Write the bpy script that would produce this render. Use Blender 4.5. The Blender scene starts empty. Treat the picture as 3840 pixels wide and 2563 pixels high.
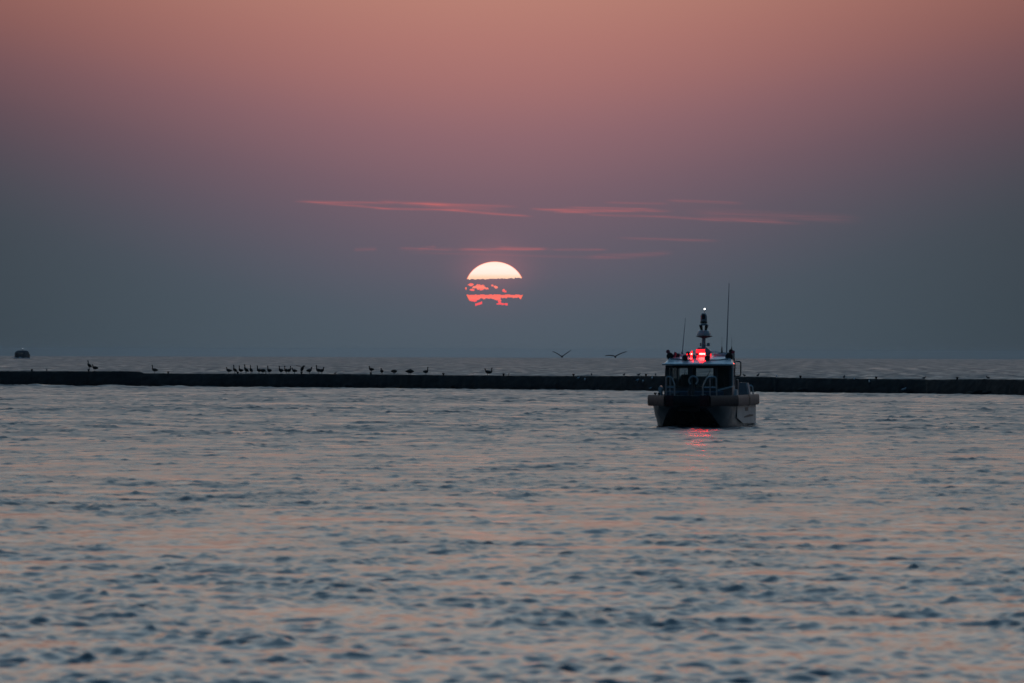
import bpy, math, random
import numpy as np
from mathutils import Matrix, Vector

# ------------------------------------------------------------------ camera
scene = bpy.context.scene
col = scene.collection
CAM_H = 2.83
FPX = 222.0 / 36.0 * 3840.0            # focal length in pixels of the 3840 px wide frame
PITCH = (1319.5 - 1281.5) / FPX
ROLL = 12.5 / 3840.0
R_EARTH = 6.371e6
cam_data = bpy.data.cameras.new('camera')
cam = bpy.data.objects.new('camera', cam_data)
col.objects.link(cam)
cam.matrix_world = (Matrix.Translation((0, 0, CAM_H)) @ Matrix.Rotation(math.pi / 2 + PITCH, 4, 'X')
                    @ Matrix.Rotation(ROLL, 4, 'Z'))
cam_data.sensor_width = 36.0
cam_data.lens = 222.0
cam_data.clip_start = 1.0
cam_data.clip_end = 90000.0
cam_data.dof.use_dof = True
cam_data.dof.focus_distance = 490.0
cam_data.dof.aperture_fstop = 5.0
scene.camera = cam
CAM_R = cam.matrix_world.to_3x3()


def ray(px, py):
    d = CAM_R @ Vector(((px - 1920.0) / FPX, -(py - 1281.5) / FPX, -1.0))
    return d / d.y


def at(px, py, dist):                   # world point seen at a photo pixel, at forward distance dist
    d = ray(px, py)
    return Vector((d.x * dist, dist, CAM_H + d.z * dist))


# ------------------------------------------------------------------ world sky
world = bpy.data.worlds.new('World')
scene.world = world
world.use_nodes = True
wn = world.node_tree.nodes
wl = world.node_tree.links
wn.clear()


class NG:
    """small helper to write node maths"""
    def __init__(self, tree):
        self.n, self.l = tree.nodes, tree.links

    def plug(self, sock, v):
        if isinstance(v, (int, float)):
            sock.default_value = v
        elif isinstance(v, (tuple, list)):
            sock.default_value = tuple(v) if len(v) == len(sock.default_value) else tuple(v) + (1.0,)
        else:
            self.l.new(v, sock)

    def m(self, op, a, b=None, c=None, clamp=False):
        nd = self.n.new('ShaderNodeMath')
        nd.operation = op
        nd.use_clamp = clamp
        self.plug(nd.inputs[0], a)
        if b is not None:
            self.plug(nd.inputs[1], b)
        if c is not None:
            self.plug(nd.inputs[2], c)
        return nd.outputs[0]

    def smooth(self, v, lo, hi, o0=0.0, o1=1.0):
        nd = self.n.new('ShaderNodeMapRange')
        nd.interpolation_type = 'SMOOTHSTEP'
        self.plug(nd.inputs[0], v)
        self.plug(nd.inputs[1], lo)
        self.plug(nd.inputs[2], hi)
        self.plug(nd.inputs[3], o0)
        self.plug(nd.inputs[4], o1)
        return nd.outputs[0]

    def mix(self, f, a, b, blend='MIX'):
        nd = self.n.new('ShaderNodeMix')
        nd.data_type = 'RGBA'
        nd.blend_type = blend
        nd.clamp_factor = True
        self.plug(nd.inputs[0], f)
        self.plug(nd.inputs[6], a)
        self.plug(nd.inputs[7], b)
        return nd.outputs[2]

    def gauss(self, v, sigma):
        q = self.m('DIVIDE', v, sigma)
        return self.m('EXPONENT', self.m('MULTIPLY', self.m('MULTIPLY', q, q), -0.5))

    def noise(self, vec, scale, detail=3.0, rough=0.5, color=False, dim='3D'):
        nd = self.n.new('ShaderNodeTexNoise')
        nd.noise_dimensions = dim
        self.plug(nd.inputs['Vector'], vec)
        nd.inputs['Scale'].default_value = scale
        nd.inputs['Detail'].default_value = detail
        nd.inputs['Roughness'].default_value = rough
        return nd.outputs['Color' if color else 'Fac']

    def xyz(self, x, y, z):
        nd = self.n.new('ShaderNodeCombineXYZ')
        self.plug(nd.inputs[0], x)
        self.plug(nd.inputs[1], y)
        self.plug(nd.inputs[2], z)
        return nd.outputs[0]

    def ramp(self, fac, stops, interp='LINEAR'):
        nd = self.n.new('ShaderNodeValToRGB')
        cr = nd.color_ramp
        cr.interpolation = interp
        self.plug(nd.inputs[0], fac)
        while len(cr.elements) > 1:
            cr.elements.remove(cr.elements[-1])
        for i, (p, c) in enumerate(stops):
            e = cr.elements[0] if i == 0 else cr.elements.new(p)
            e.position = p
            e.color = tuple(c) + (1.0,)
        return nd.outputs[0]


SUN_AZ = math.degrees((1855 - 1920) / FPX)
g = NG(world.node_tree)
tc = wn.new('ShaderNodeTexCoord')
sep = wn.new('ShaderNodeSeparateXYZ')
wl.new(tc.outputs['Generated'], sep.inputs[0])
DEG = 180.0 / math.pi
elev = g.m('MULTIPLY', g.m('ARCSINE', sep.outputs[2]), DEG)
azim = g.m('SUBTRACT', g.m('MULTIPLY', g.m('ARCTAN2', sep.outputs[0], sep.outputs[1]), DEG), SUN_AZ)
# the band of warm haze sinks towards the sides of the sun
sink = g.m('MULTIPLY', g.m('SUBTRACT', 1.0, g.gauss(azim, 4.6)), 2.5)
sink = g.m('MULTIPLY', sink, g.smooth(elev, 1.2, 3.6, 1.0, 0.5))
e2 = g.m('SUBTRACT', elev, sink)


def tpos(e):
    return math.sqrt((e + 3.0) / 93.0)


tt = g.m('POWER', g.m('DIVIDE', g.m('MAXIMUM', g.m('ADD', e2, 3.0), 0.0), 93.0), 0.5)
SKY = [(-3.0, (.068, .098, .125)), (-0.6, (.071, .102, .130)), (0.0, (.075, .104, .133)), (0.25, (.079, .105, .136)),
       (0.62, (.098, .107, .142)), (1.0, (.128, .109, .146)), (1.4, (.170, .114, .149)), (2.0, (.262, .135, .158)),
       (2.4, (.345, .156, .158)), (2.8, (.405, .178, .163)), (3.2, (.452, .206, .172)), (4.2, (.560, .280, .205)),
       (6.0, (.620, .415, .320)), (8.0, (.620, .535, .475)), (11.5, (.545, .590, .600)), (18., (.350, .490, .600)),
       (38., (.120, .275, .450)), (87., (.060, .160, .320))]
grad = g.ramp(tt, [(tpos(e), c) for e, c in SKY])
# fall-off of the glow to the sides and towards the sky behind the camera
sig = g.smooth(elev, 2.8, 14.0, 3.6, 48.0)
fl = g.smooth(elev, 1.5, 14.0, 0.36, 0.30)
side = g.m('ADD', fl, g.m('MULTIPLY', g.m('SUBTRACT', 1.0, fl), g.gauss(azim, sig)))
cosa = g.m('COSINE', g.m('DIVIDE', azim, DEG))
back = g.smooth(cosa, -0.35, 0.75, 0.0, 1.0)
high = g.smooth(elev, 50.0, 88.0)
back = g.m('ADD', g.m('MULTIPLY', back, g.m('SUBTRACT', 1.0, high)), g.m('MULTIPLY', high, 0.5))
lum = g.m('MULTIPLY', side, g.m('ADD', 0.36, g.m('MULTIPLY', back, 0.64)))
tint = g.mix(back, (0.38, 0.85, 1.20), (1.0, 1.0, 1.0))
skyc = g.mix(1.0, grad, tint, 'MULTIPLY')
vs = wn.new('ShaderNodeVectorMath')
vs.operation = 'SCALE'
wl.new(skyc, vs.inputs[0])
wl.new(lum, vs.inputs['Scale'])
skyv = vs.outputs[0]

# thin pink streaks of cloud: angles in units of one photo pixel about the camera axis
PXD = math.degrees(1.0 / FPX)
U = g.m('ADD', g.m('DIVIDE', g.m('ADD', azim, SUN_AZ), PXD), 1920.0)
V = g.m('SUBTRACT', 1319.5, g.m('DIVIDE', elev, PXD))
V = g.m('ADD', V, g.m('MULTIPLY', g.m('SUBTRACT', U, 1920.0), ROLL))
wv = g.xyz(g.m('MULTIPLY', U, 0.0042), g.m('MULTIPLY', V, 0.018), 0.0)
warp = g.m('MULTIPLY', g.m('SUBTRACT', g.noise(wv, 1.0, 4.0), 0.5), 26.0)
fib = g.noise(g.xyz(g.m('MULTIPLY', U, 0.0045), g.m('MULTIPLY', g.m('SUBTRACT', V, g.m('MULTIPLY', U, 0.045)), 0.22), 3.1), 1.0, 4.0, 0.6)
fib = g.smooth(fib, 0.40, 0.60)
# (u0, v0, u1, v1, half width, strength)
STREAKS = [(1085, 755, 1500, 766, 4.0, .50), (1130, 757, 1480, 786, 3.2, .55), (1380, 781, 1780, 790, 3.0, .62), (1640, 786, 2010, 813, 3.4, .66),
           (1400, 756, 1700, 770, 4.5, .50), (1480, 764, 1960, 776, 4.0, .55), (1560, 770, 1900, 790, 9.0, .26),
           (1975, 782, 2240, 800, 3.6, .50), (2010, 786, 2540, 792, 4.2, .50), (2100, 778, 2480, 786, 3.0, .45), (2060, 796, 2420, 792, 3.4, .45),
           (2180, 806, 2560, 814, 3.4, .34), (2440, 812, 3040, 842, 4.0, .25), (2600, 822, 2960, 832, 6.0, .20), (2480, 750, 2800, 766, 4.0, .24),
           (2250, 760, 2520, 764, 3.5, .22), (2540, 796, 3260, 826, 12.0, .16), (2290, 892, 2720, 906, 4.0, .22), (1320, 938, 1420, 934, 5.0, .22),
           (1480, 932, 1720, 938, 4.5, .28), (1560, 936, 1640, 926, 5.0, .2), (1690, 938, 2080, 933, 4.0, .55), (1850, 928, 2060, 934, 4.0, .35),
           (2050, 936, 2290, 938, 3.2, .32), (2180, 966, 2540, 950, 7.0, .20), (1480, 946, 2440, 972, 4.0, .12)]
tot = 0.0
for u0, v0, u1, v1, w, s in STREAKS:
    k = (v1 - v0) / (u1 - u0)
    line = g.m('ADD', g.m('MULTIPLY', g.m('SUBTRACT', U, u0), k), v0)
    dv = g.m('SUBTRACT', g.m('ADD', V, g.m('MULTIPLY', warp, 0.28)), line)
    win = g.m('MULTIPLY', g.smooth(U, u0, u0 + 0.2 * (u1 - u0)), g.smooth(U, u1 - 0.22 * (u1 - u0), u1, 1.0, 0.0))
    mk = g.m('MULTIPLY', g.m('MULTIPLY', win, g.gauss(dv, w * 0.85)), s)
    tot = mk if isinstance(tot, float) else g.m('ADD', tot, mk)
tot = g.m('MULTIPLY', tot, g.m('ADD', 0.36, g.m('MULTIPLY', fib, 0.46)), clamp=True)
skyv = g.mix(tot, skyv, (0.48, 0.135, 0.145))
# faint scatter of the sun in the haze close around its disc
du = g.m('SUBTRACT', U, 1856.0)
dv = g.m('MULTIPLY', g.m('SUBTRACT', V, 1040.0), 1.15)
rr = g.m('POWER', g.m('ADD', g.m('MULTIPLY', du, du), g.m('MULTIPLY', dv, dv)), 0.5)
halo = g.m('ADD', g.m('MULTIPLY', g.gauss(rr, 85.0), 0.13), g.m('MULTIPLY', g.gauss(rr, 380.0), 0.012))
halo = g.m('MULTIPLY', halo, g.smooth(V, 1130.0, 985.0, 0.25, 1.0))
hv = wn.new('ShaderNodeVectorMath')
hv.operation = 'SCALE'
hv.inputs[0].default_value = (1.0, 0.18, 0.16)
wl.new(halo, hv.inputs['Scale'])
skyv = g.mix(1.0, skyv, hv.outputs[0], 'ADD')
# clear air above the haze: a low sun in a physical sky, very dim
nish = wn.new('ShaderNodeTexSky')
nish.sky_type = 'NISHITA'
nish.sun_disc = False
nish.sun_elevation = math.radians(1.25)
nish.sun_rotation = math.radians(SUN_AZ)
nish.dust_density = 4.0
bg1 = wn.new('ShaderNodeBackground')
bg1.inputs[1].default_value = 1.0
wl.new(skyv, bg1.inputs[0])
bg2 = wn.new('ShaderNodeBackground')
bg2.inputs[1].default_value = 0.002
wl.new(nish.outputs[0], bg2.inputs[0])
ads = wn.new('ShaderNodeAddShader')
wl.new(bg1.outputs[0], ads.inputs[0])
wl.new(bg2.outputs[0], ads.inputs[1])
wo = wn.new('ShaderNodeOutputWorld')
wl.new(ads.outputs[0], wo.inputs[0])

# what is left of the direct sunlight after the haze
sl = bpy.data.lights.new('sunlight', 'SUN')
sl.energy = 0.0004
sl.color = (1.0, 0.42, 0.30)
sl.angle = math.radians(0.5)
so = bpy.data.objects.new('sunlight', sl)
col.objects.link(so)
so.location = (0, 50, 60)
sa, se = math.radians(SUN_AZ), math.radians(1.25)
so.rotation_euler = (-Vector((math.sin(sa) * math.cos(se), math.cos(sa) * math.cos(se), math.sin(se)))).to_track_quat('-Z', 'Y').to_euler()

scene.view_settings.view_transform = 'Standard'
scene.view_settings.look = 'None'
scene.view_settings.exposure = 0.0
scene.view_settings.gamma = 1.0
scene.view_settings.use_curve_mapping = False
scene.render.engine = 'CYCLES'
scene.cycles.use_denoising = True
scene.cycles.denoiser = 'OPENIMAGEDENOISE'
scene.cycles.max_bounces = 8
scene.cycles.glossy_bounces = 5
scene.cycles.transparent_max_bounces = 16
scene.cycles.volume_bounces = 0
scene.cycles.sample_clamp_indirect = 30.0
scene.cycles.caustics_reflective = True

# ------------------------------------------------------------------ materials


def material(name, color, rough=0.6, metal=0.0, var=0.0, scale=6.0, spec=0.5, coat=0.0):
    m = bpy.data.materials.new(name)
    m.use_nodes = True
    t = m.node_tree
    b = t.nodes['Principled BSDF']
    b.inputs['Base Color'].default_value = tuple(color) + (1,)
    b.inputs['Roughness'].default_value = rough
    b.inputs['Metallic'].default_value = metal
    b.inputs['Specular IOR Level'].default_value = spec
    b.inputs['Coat Weight'].default_value = coat
    if var > 0:
        q = NG(t)
        co = t.nodes.new('ShaderNodeTexCoord').outputs['Object']
        f = q.noise(co, scale, 6.0, 0.6)
        f = q.smooth(f, 0.3, 0.7)
        c = q.mix(f, tuple(x * (1 - var) for x in color), tuple(min(1, x * (1 + var)) for x in color))
        q.l.new(c, b.inputs['Base Color'])
        q.l.new(q.smooth(q.noise(co, scale * 2.3, 4.0), 0.3, 0.7, max(rough - 0.1, 0.02), min(rough + 0.1, 1)), b.inputs['Roughness'])
    return m


def emitter(name, color, strength):
    m = bpy.data.materials.new(name)
    m.use_nodes = True
    t = m.node_tree
    t.nodes.remove(t.nodes['Principled BSDF'])
    e = t.nodes.new('ShaderNodeEmission')
    e.inputs[0].default_value = tuple(color) + (1,)
    e.inputs[1].default_value = strength
    t.links.new(e.outputs[0], t.nodes['Material Output'].inputs[0])
    return m


def glass_material(name, tint, gloss):
    m = bpy.data.materials.new(name)
    m.use_nodes = True
    t = m.node_tree
    t.nodes.remove(t.nodes['Principled BSDF'])
    tr = t.nodes.new('ShaderNodeBsdfTransparent')
    tr.inputs[0].default_value = tuple(tint) + (1,)
    gl = t.nodes.new('ShaderNodeBsdfGlossy')
    gl.inputs['Roughness'].default_value = 0.02
    fr = t.nodes.new('ShaderNodeFresnel')
    fr.inputs[0].default_value = gloss
    mx = t.nodes.new('ShaderNodeMixShader')
    t.links.new(fr.outputs[0], mx.inputs[0])
    t.links.new(tr.outputs[0], mx.inputs[1])
    t.links.new(gl.outputs[0], mx.inputs[2])
    t.links.new(mx.outputs[0], t.nodes['Material Output'].inputs[0])
    return m


M = {
    'white': material('white_gelcoat', (.70, .71, .72), .36, var=.06, scale=3, coat=.3),
    'hull': material('bare_hull_plate', (.25, .26, .27), .42, var=.16, scale=2.2),
    'hullside': material('pale_hull_paint', (.60, .59, .58), .38, var=.1, scale=1.6),
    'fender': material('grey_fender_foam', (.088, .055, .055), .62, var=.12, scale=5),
    'fender_lit': material('side_lit_fender_foam', (.22, .15, .138), .6, var=.1, scale=5),  # lighter copy of the fender colour, with the side light painted in
    'fender_red': material('dark_red_fender_foam', (.10, .012, .016), .6, var=.15, scale=5),
    'fender_black': material('black_rubber', (.014, .014, .016), .55, var=.2, scale=8),
    'cabin': material('dark_cabin_paint', (.055, .062, .072), .4, var=.1, scale=4),
    'deckblue': material('blue_grey_deck_paint', (.07, .10, .14), .55, var=.15, scale=5),
    'metal': material('brushed_aluminium', (.42, .46, .50), .38, .7, var=.08, scale=12),
    'black': material('black_housing', (.012, .012, .014), .45, var=.1, scale=8),
    'darkgrey': material('dark_grey_equipment', (.06, .065, .07), .45, var=.1, scale=8),
    'mid': material('grey_equipment', (.36, .39, .42), .45, var=.1, scale=6),
    'rope': material('pale_rope', (.55, .47, .40), .8, var=.15, scale=20),
    'pink': material('red_lit_plastic', (.70, .12, .16), .45, var=.08, scale=9),  # red glow of the roof lights put into the colour
    'mark': material('black_lettering_paint', (.02, .02, .024), .5),
    'glass': glass_material('tinted_window_glass', (.80, .85, .87), 1.22),
    'red_core': emitter('red_beacon_lit', (1.0, .0055, .005), 230.0),
    'red_soft': emitter('red_beacon_dim', (1.0, .012, .02), 2.6),
    'red_fill': emitter('added_red_side_glow', (1.0, .012, .02), 2.5),  # added emitter, throws red sideways over the roof gear
    'nav_red': emitter('red_side_lamp_lit', (1.0, .07, .05), 7.0),
    'white_lamp': emitter('white_masthead_lamp_lit', (1.0, .96, .93), 4.0),
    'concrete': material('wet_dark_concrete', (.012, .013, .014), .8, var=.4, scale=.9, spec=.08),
    'iron': material('rusted_black_iron', (.016, .014, .013), .7, var=.3, scale=14, spec=.2),
    'goose': material('brown_goose_plumage', (.055, .046, .040), .8, var=.25, scale=18, spec=.2),
    'gull': material('white_gull_plumage', (.72, .74, .76), .75, var=.08, scale=20, spec=.2),
    'gull_grey': material('mottled_grey_gull_plumage', (.11, .115, .12), .8, var=.25, scale=24, spec=.2),
    'far_hull': material('navy_hull_paint', (.02, .032, .042), .6, var=.15, scale=1.0, spec=.15),
    'far_cabin': material('blue_grey_cabin_paint', (.032, .05, .062), .9, var=.12, scale=1.0, spec=.02),
    'foam': material('sea_foam', (.72, .76, .80), .9, var=.25, scale=1.5),
}

# ------------------------------------------------------------------ mesh helpers


class MB:
    def __init__(self):
        self.v, self.f = [], []

    def add(self, vs, fs):
        o = len(self.v)
        self.v += [tuple(p) for p in vs]
        self.f += [tuple(i + o for i in q) for q in fs]
        return self

    def hexa(self, p):                       # 8 points: 4 bottom ccw, 4 top ccw
        return self.add(p, [(0, 3, 2, 1), (4, 5, 6, 7), (0, 1, 5, 4), (1, 2, 6, 5), (2, 3, 7, 6), (3, 0, 4, 7)])

    def box(self, x0, x1, y0, y1, z0, z1, b=0.0):
        if b <= 0:
            return self.hexa([(x0, y0, z0), (x1, y0, z0), (x1, y1, z0), (x0, y1, z0),
                              (x0, y0, z1), (x1, y0, z1), (x1, y1, z1), (x0, y1, z1)])
        secs = []
        for z, i in ((z0, b), (z0 + b, 0), (z1 - b, 0), (z1, b)):
            c = b
            a0, a1, c0, c1 = x0 + i, x1 - i, y0 + i, y1 - i
            secs.append([(a0 + c, c0, z), (a1 - c, c0, z), (a1, c0 + c, z), (a1, c1 - c, z),
                         (a1 - c, c1, z), (a0 + c, c1, z), (a0, c1 - c, z), (a0, c0 + c, z)])
        return self.loft(secs)

    def loft(self, secs, cap=True, closed=True):
        n = len(secs[0])
        vs = [p for s in secs for p in s]
        fs = []
        for k in range(len(secs) - 1):
            for i in range(n if closed else n - 1):
                j = (i + 1) % n
                fs.append((k * n + i, k * n + j, (k + 1) * n + j, (k + 1) * n + i))
        if cap:
            fs.append(tuple(range(n - 1, -1, -1)))
            fs.append(tuple(range((len(secs) - 1) * n, len(secs) * n)))
        return self.add(vs, fs)

    def prism(self, poly, axis, a, b):       # polygon in the two other axes, extruded along axis
        def mk(p, t):
            return {'x': (t, p[0], p[1]), 'y': (p[0], t, p[1]), 'z': (p[0], p[1], t)}[axis]
        return self.loft([[mk(p, a) for p in poly], [mk(p, b) for p in poly]])

    def tube(self, pts, r, n=10, cap=True):
        pts = [Vector(p) for p in pts]
        rs = r if isinstance(r, (list, tuple)) else [r] * len(pts)
        secs = []
        nrm = None
        for i, p in enumerate(pts):
            t = (pts[min(i + 1, len(pts) - 1)] - pts[max(i - 1, 0)]).normalized()
            if nrm is None:
                nrm = t.orthogonal().normalized()
            else:
                nrm = (nrm - t * nrm.dot(t)).normalized()
            bn = t.cross(nrm)
            secs.append([tuple(p + (nrm * math.cos(2 * math.pi * k / n) + bn * math.sin(2 * math.pi * k / n)) * rs[i]) for k in range(n)])
        return self.loft(secs, cap)

    def lathe(self, prof, c=(0, 0, 0), axis='z', n=20):
        secs = []
        for r, h in prof:
            r = max(r, 0.0008)
            s = []
            for k in range(n):
                a = 2 * math.pi * k / n
                u, w = r * math.cos(a), r * math.sin(a)
                s.append({'z': (c[0] + u, c[1] + w, c[2] + h), 'y': (c[0] + u, c[1] + h, c[2] + w), 'x': (c[0] + h, c[1] + u, c[2] + w)}[axis])
            secs.append(s)
        return self.loft(secs)

    def torus(self, c, R, r, axis='y', a0=0.0, a1=2 * math.pi, n=28):
        pts = []
        for k in range(n + 1):
            a = a0 + (a1 - a0) * k / n
            u, w = R * math.cos(a), R * math.sin(a)
            pts.append({'y': (c[0] + u, c[1], c[2] + w), 'x': (c[0], c[1] + u, c[2] + w), 'z': (c[0] + u, c[1] + w, c[2])}[axis])
        return self.tube(pts, r, 8)

    def mesh(self, name, mat, smooth=35):
        me = bpy.data.meshes.new(name)
        me.from_pydata(self.v, [], self.f)
        me.validate()
        me.update()
        if mat:
            me.materials.append(mat)
        import bmesh
        bm = bmesh.new()
        bm.from_mesh(me)
        bmesh.ops.recalc_face_normals(bm, faces=bm.faces)
        if smooth:
            for f in bm.faces:
                f.smooth = True
            for e in bm.edges:
                if len(e.link_faces) == 2 and e.calc_face_angle(0) > math.radians(smooth):
                    e.smooth = False
        bm.to_mesh(me)
        bm.free()
        return me

    def build(self, name, mat, parent=None, smooth=35):
        o = bpy.data.objects.new(name, self.mesh(name, M[mat] if isinstance(mat, str) else mat, smooth))
        col.objects.link(o)
        if parent is not None:
            o.parent = parent
        return o


def tag(o, label=None, cat=None, group=None, kind=None):
    if label:
        o['label'] = label
    if cat:
        o['category'] = cat
    if group:
        o['group'] = group
    if kind:
        o['kind'] = kind
    return o


def empty(name, loc, rz=0.0):
    o = bpy.data.objects.new(name, None)
    o.empty_display_size = 0.2
    col.objects.link(o)
    o.location = loc
    o.rotation_euler = (0, 0, rz)
    return o


def arc(pts, r=0.06, n=5):                 # polyline with rounded corners
    pts = [Vector(p) for p in pts]
    out = [pts[0]]
    for a, b, c in zip(pts, pts[1:], pts[2:]):
        rr_ = min(r, (a - b).length * .45, (c - b).length * .45)
        p0, p1 = b + (a - b).normalized() * rr_, b + (c - b).normalized() * rr_
        for k in range(n + 1):
            t = k / n
            out.append(p0 * (1 - t) ** 2 + b * 2 * t * (1 - t) + p1 * t * t)
    out.append(pts[-1])
    return out


# ------------------------------------------------------------------ water
rng = np.random.default_rng(11)
SP0, D0, DEXP, D1, DEXP1 = 0.060, 50.0, 0.98, 500.0, 2.3


def spacing(d):
    d = np.maximum(d, D0)
    return np.where(d < D1, SP0 * (d / D0) ** DEXP, SP0 * (D1 / D0) ** DEXP * (np.maximum(d, D1) / D1) ** DEXP1)


rows = [1.5, 6, 14, 22, 30, 37, 42, 45, 47, 48.5, 49.5]
d = 50.0
while d < 9000:
    rows.append(d)
    d += float(spacing(d))
rows += [9500, 10500, 12000]
rows = np.array(rows)
HALF = math.radians(5.25)
NC = 385
SIDE = 0.172
angs = np.concatenate([np.linspace(-math.pi, -0.35, 16)[:-1], np.linspace(-0.35, -SIDE, 5)[:-1], np.linspace(-SIDE, -HALF, 80)[:-1],
                       np.linspace(-HALF, HALF, NC), np.linspace(HALF, SIDE, 80)[1:], np.linspace(SIDE, 0.35, 5)[1:], np.linspace(0.35, math.pi, 16)[1:-1]])
nr, na = len(rows), len(angs)
rad, ang = np.meshgrid(rows, angs, indexing='ij')
X = rad * np.sin(ang)
Y = rad * np.cos(ang)
sp = spacing(rad)
coarse = (np.abs(ang) > SIDE - 1e-6) | (rad < 49.0)
sp = np.where(coarse, np.maximum(sp, 4.0), sp)
spx = np.where(coarse, 4.0, np.where(np.abs(ang) > HALF - 1e-6, (SIDE - HALF) / 79 * rad, 2 * HALF / NC * rad))


def lowfield(seed, lam, n=14, stretch=1.0):
    r = np.random.default_rng(seed)
    o = np.zeros_like(X)
    for _ in range(n):
        k = 2 * math.pi / (lam * r.uniform(.6, 1.8))
        a = r.uniform(0, 2 * math.pi)
        o += np.sin(k * (X * math.cos(a) / stretch + Y * math.sin(a)) + r.uniform(0, 6.28))
    return o / math.sqrt(n / 2)


# gusts: how rough each patch of water is
gust = 1.0 + 0.09 * lowfield(5, 34, stretch=1.6) + 0.10 * lowfield(6, 9, stretch=1.2)
calm = np.exp(-((np.log(np.maximum(rad, 1)) - math.log(165)) / 0.24) ** 2)
gust *= 1.0 - 0.20 * calm * (1 + 0.25 * lowfield(8, 60, stretch=2))
for dd, wdt, amt in ((335, 9, .34), (395, 7, .30), (300, 6, .18)):
    gust *= 1.0 - amt * np.exp(-((rad - dd - 6 * lowfield(9 + dd, 60)) / wdt) ** 2) * np.clip(0.55 + 0.5 * lowfield(70 + dd, 50, stretch=1.0), 0, 1)
out = 1 / (1 + np.exp(-(rad - 490) / 6))
gust *= 1.0 + 0.42 * out
gust *= 1.0 + 0.30 * lowfield(31, 2.6, 20, 1.4)
gust = np.clip(gust, 0.30, 2.3)

H = np.zeros_like(X)
DX = np.zeros_like(X)
DY = np.zeros_like(X)
unres = np.zeros_like(X)
NW = 110
lams = np.exp(np.linspace(math.log(0.15), math.log(5.0), NW)) * rng.uniform(.95, 1.05, NW)
WIND = math.radians(-98)                     # waves run roughly towards the camera
SLOPE_VAR = 0.0240
wts = np.where(lams < .3, 1.5, np.where(lams < .6, 1.9, np.where(lams < 1.0, 1.05, np.where(lams < 1.6, .45, .07))))
wts = wts / wts.sum()
for lam, wt in zip(lams, wts):
    k = 2 * math.pi / lam
    th = WIND + rng.choice([-1, 1]) * (rng.uniform(.45, 1.40) if lam > .4 else rng.uniform(0, 1.4))
    kx, ky = k * math.cos(th), k * math.sin(th)
    var = SLOPE_VAR * wt                     # slope variance of this component
    amp = math.sqrt(2 * var) / k
    ph = rng.uniform(0, 2 * math.pi)
    lsx = 2 * math.pi / np.maximum(abs(kx) * spx, 1e-9)      # samples per wave, across and along the view
    lsy = 2 * math.pi / np.maximum(abs(ky) * sp, 1e-9)
    w = np.clip((lsx - 2.0) / 1.2, 0, 1) * np.clip((lsy - 1.1) / 0.8, 0, 1)
    res = w * w * np.clip(lsy / 3.2, 0, 1)
    if lam > 0.8:                            # the sheltered water near the camera has only short waves
        w = w * (1 - min(1, (lam - .8) / .8) * .15 * np.exp(-(rad / 150.0) ** 2))
    if lam > 0.25:
        w = w * (1 + 0.30 * np.clip((rad - 130) / 160, 0, 1))
    unres += var * np.clip(1 - res, 0, 1)
    if w.max() <= 0:
        continue
    arg = kx * X + ky * Y + ph
    s, c = np.sin(arg), np.cos(arg)
    a = amp * w * gust
    H += a * c
    ch = 0.75
    DX -= ch * math.cos(th) * a * s
    DY -= ch * math.sin(th) * a * s
# longer waves on the open lake beyond the breakwater
for lam in np.exp(np.linspace(math.log(1.3), math.log(7.0), 36)):
    k = 2 * math.pi / lam
    th = WIND + rng.normal(0, 0.75)
    kx, ky = k * math.cos(th), k * math.sin(th)
    var = 0.017 / 36
    ls = 2 * math.pi / np.maximum(abs(ky) * sp + 0.25 * abs(kx) * spx, 1e-9)
    w = np.clip((ls - 2.0) / 1.5, 0, 1) * out
    unres += var * out * (1 - w * w)
    arg = kx * X + ky * Y + rng.uniform(0, 6.28)
    a = math.sqrt(2 * var) / k * w
    H += a * np.cos(arg)
    DX -= .5 * math.cos(th) * a * np.sin(arg)
    DY -= .5 * math.sin(th) * a * np.sin(arg)
# wake of the distant motor boat
for (x0, y0), (x1, y1), sgn in (((-192, 2440), (-88, 1640), 1), ((-198, 2440), (-225, 1800), 1)):
    L = math.hypot(x1 - x0, y1 - y0)
    tx, ty = (x1 - x0) / L, (y1 - y0) / L
    al = (X - x0) * tx + (Y - y0) * ty
    ac = (X - x0) * -ty + (Y - y0) * tx
    H += 0.32 * np.cos(ac / 9.0) * np.exp(-(ac / 16.0) ** 2) * np.clip((al - 170) / 60, 0, 1) * np.clip((L - al) / 300, 0, 1)
bx, by, byaw = 6.75, 237.0, math.radians(-8.1)
lx = (X - bx) * math.cos(byaw) + (Y - by) * math.sin(byaw)
ly = -(X - bx) * math.sin(byaw) + (Y - by) * math.cos(byaw)
qd = np.hypot(np.maximum(np.abs(lx) - 1.45, 0), np.maximum(np.abs(ly - 5.3) - 4.8, 0))
H += 0.022 * np.cos(qd * 7.5) * np.exp(-qd / 1.6)
X2, Y2 = X + DX, Y + DY
Z = H - rad * rad / (2 * R_EARTH)
alpha = np.sqrt(2 * (0.40 * unres * gust ** 2 + 0.00025))
rough = np.sqrt(np.clip(alpha, 0.02, 0.5)).astype(np.float32)
vco = np.stack([X2, Y2, Z], -1).reshape(-1, 3).astype(np.float32)
ii = np.arange(nr - 1)[:, None] * na + np.arange(na)[None, :]
jj = np.arange(nr - 1)[:, None] * na + (np.arange(na)[None, :] + 1) % na
quads = np.stack([ii, jj, jj + na, ii + na], -1).reshape(-1, 4)[:, ::-1].astype(np.int32)
me = bpy.data.meshes.new('water')
me.vertices.add(len(vco))
me.vertices.foreach_set('co', vco.ravel())
me.loops.add(quads.size)
me.loops.foreach_set('vertex_index', quads.ravel())
me.polygons.add(len(quads))
me.polygons.foreach_set('loop_start', np.arange(0, quads.size, 4, dtype=np.int32))
me.polygons.foreach_set('use_smooth', np.ones(len(quads), dtype=bool))
me.update(calc_edges=True)
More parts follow.
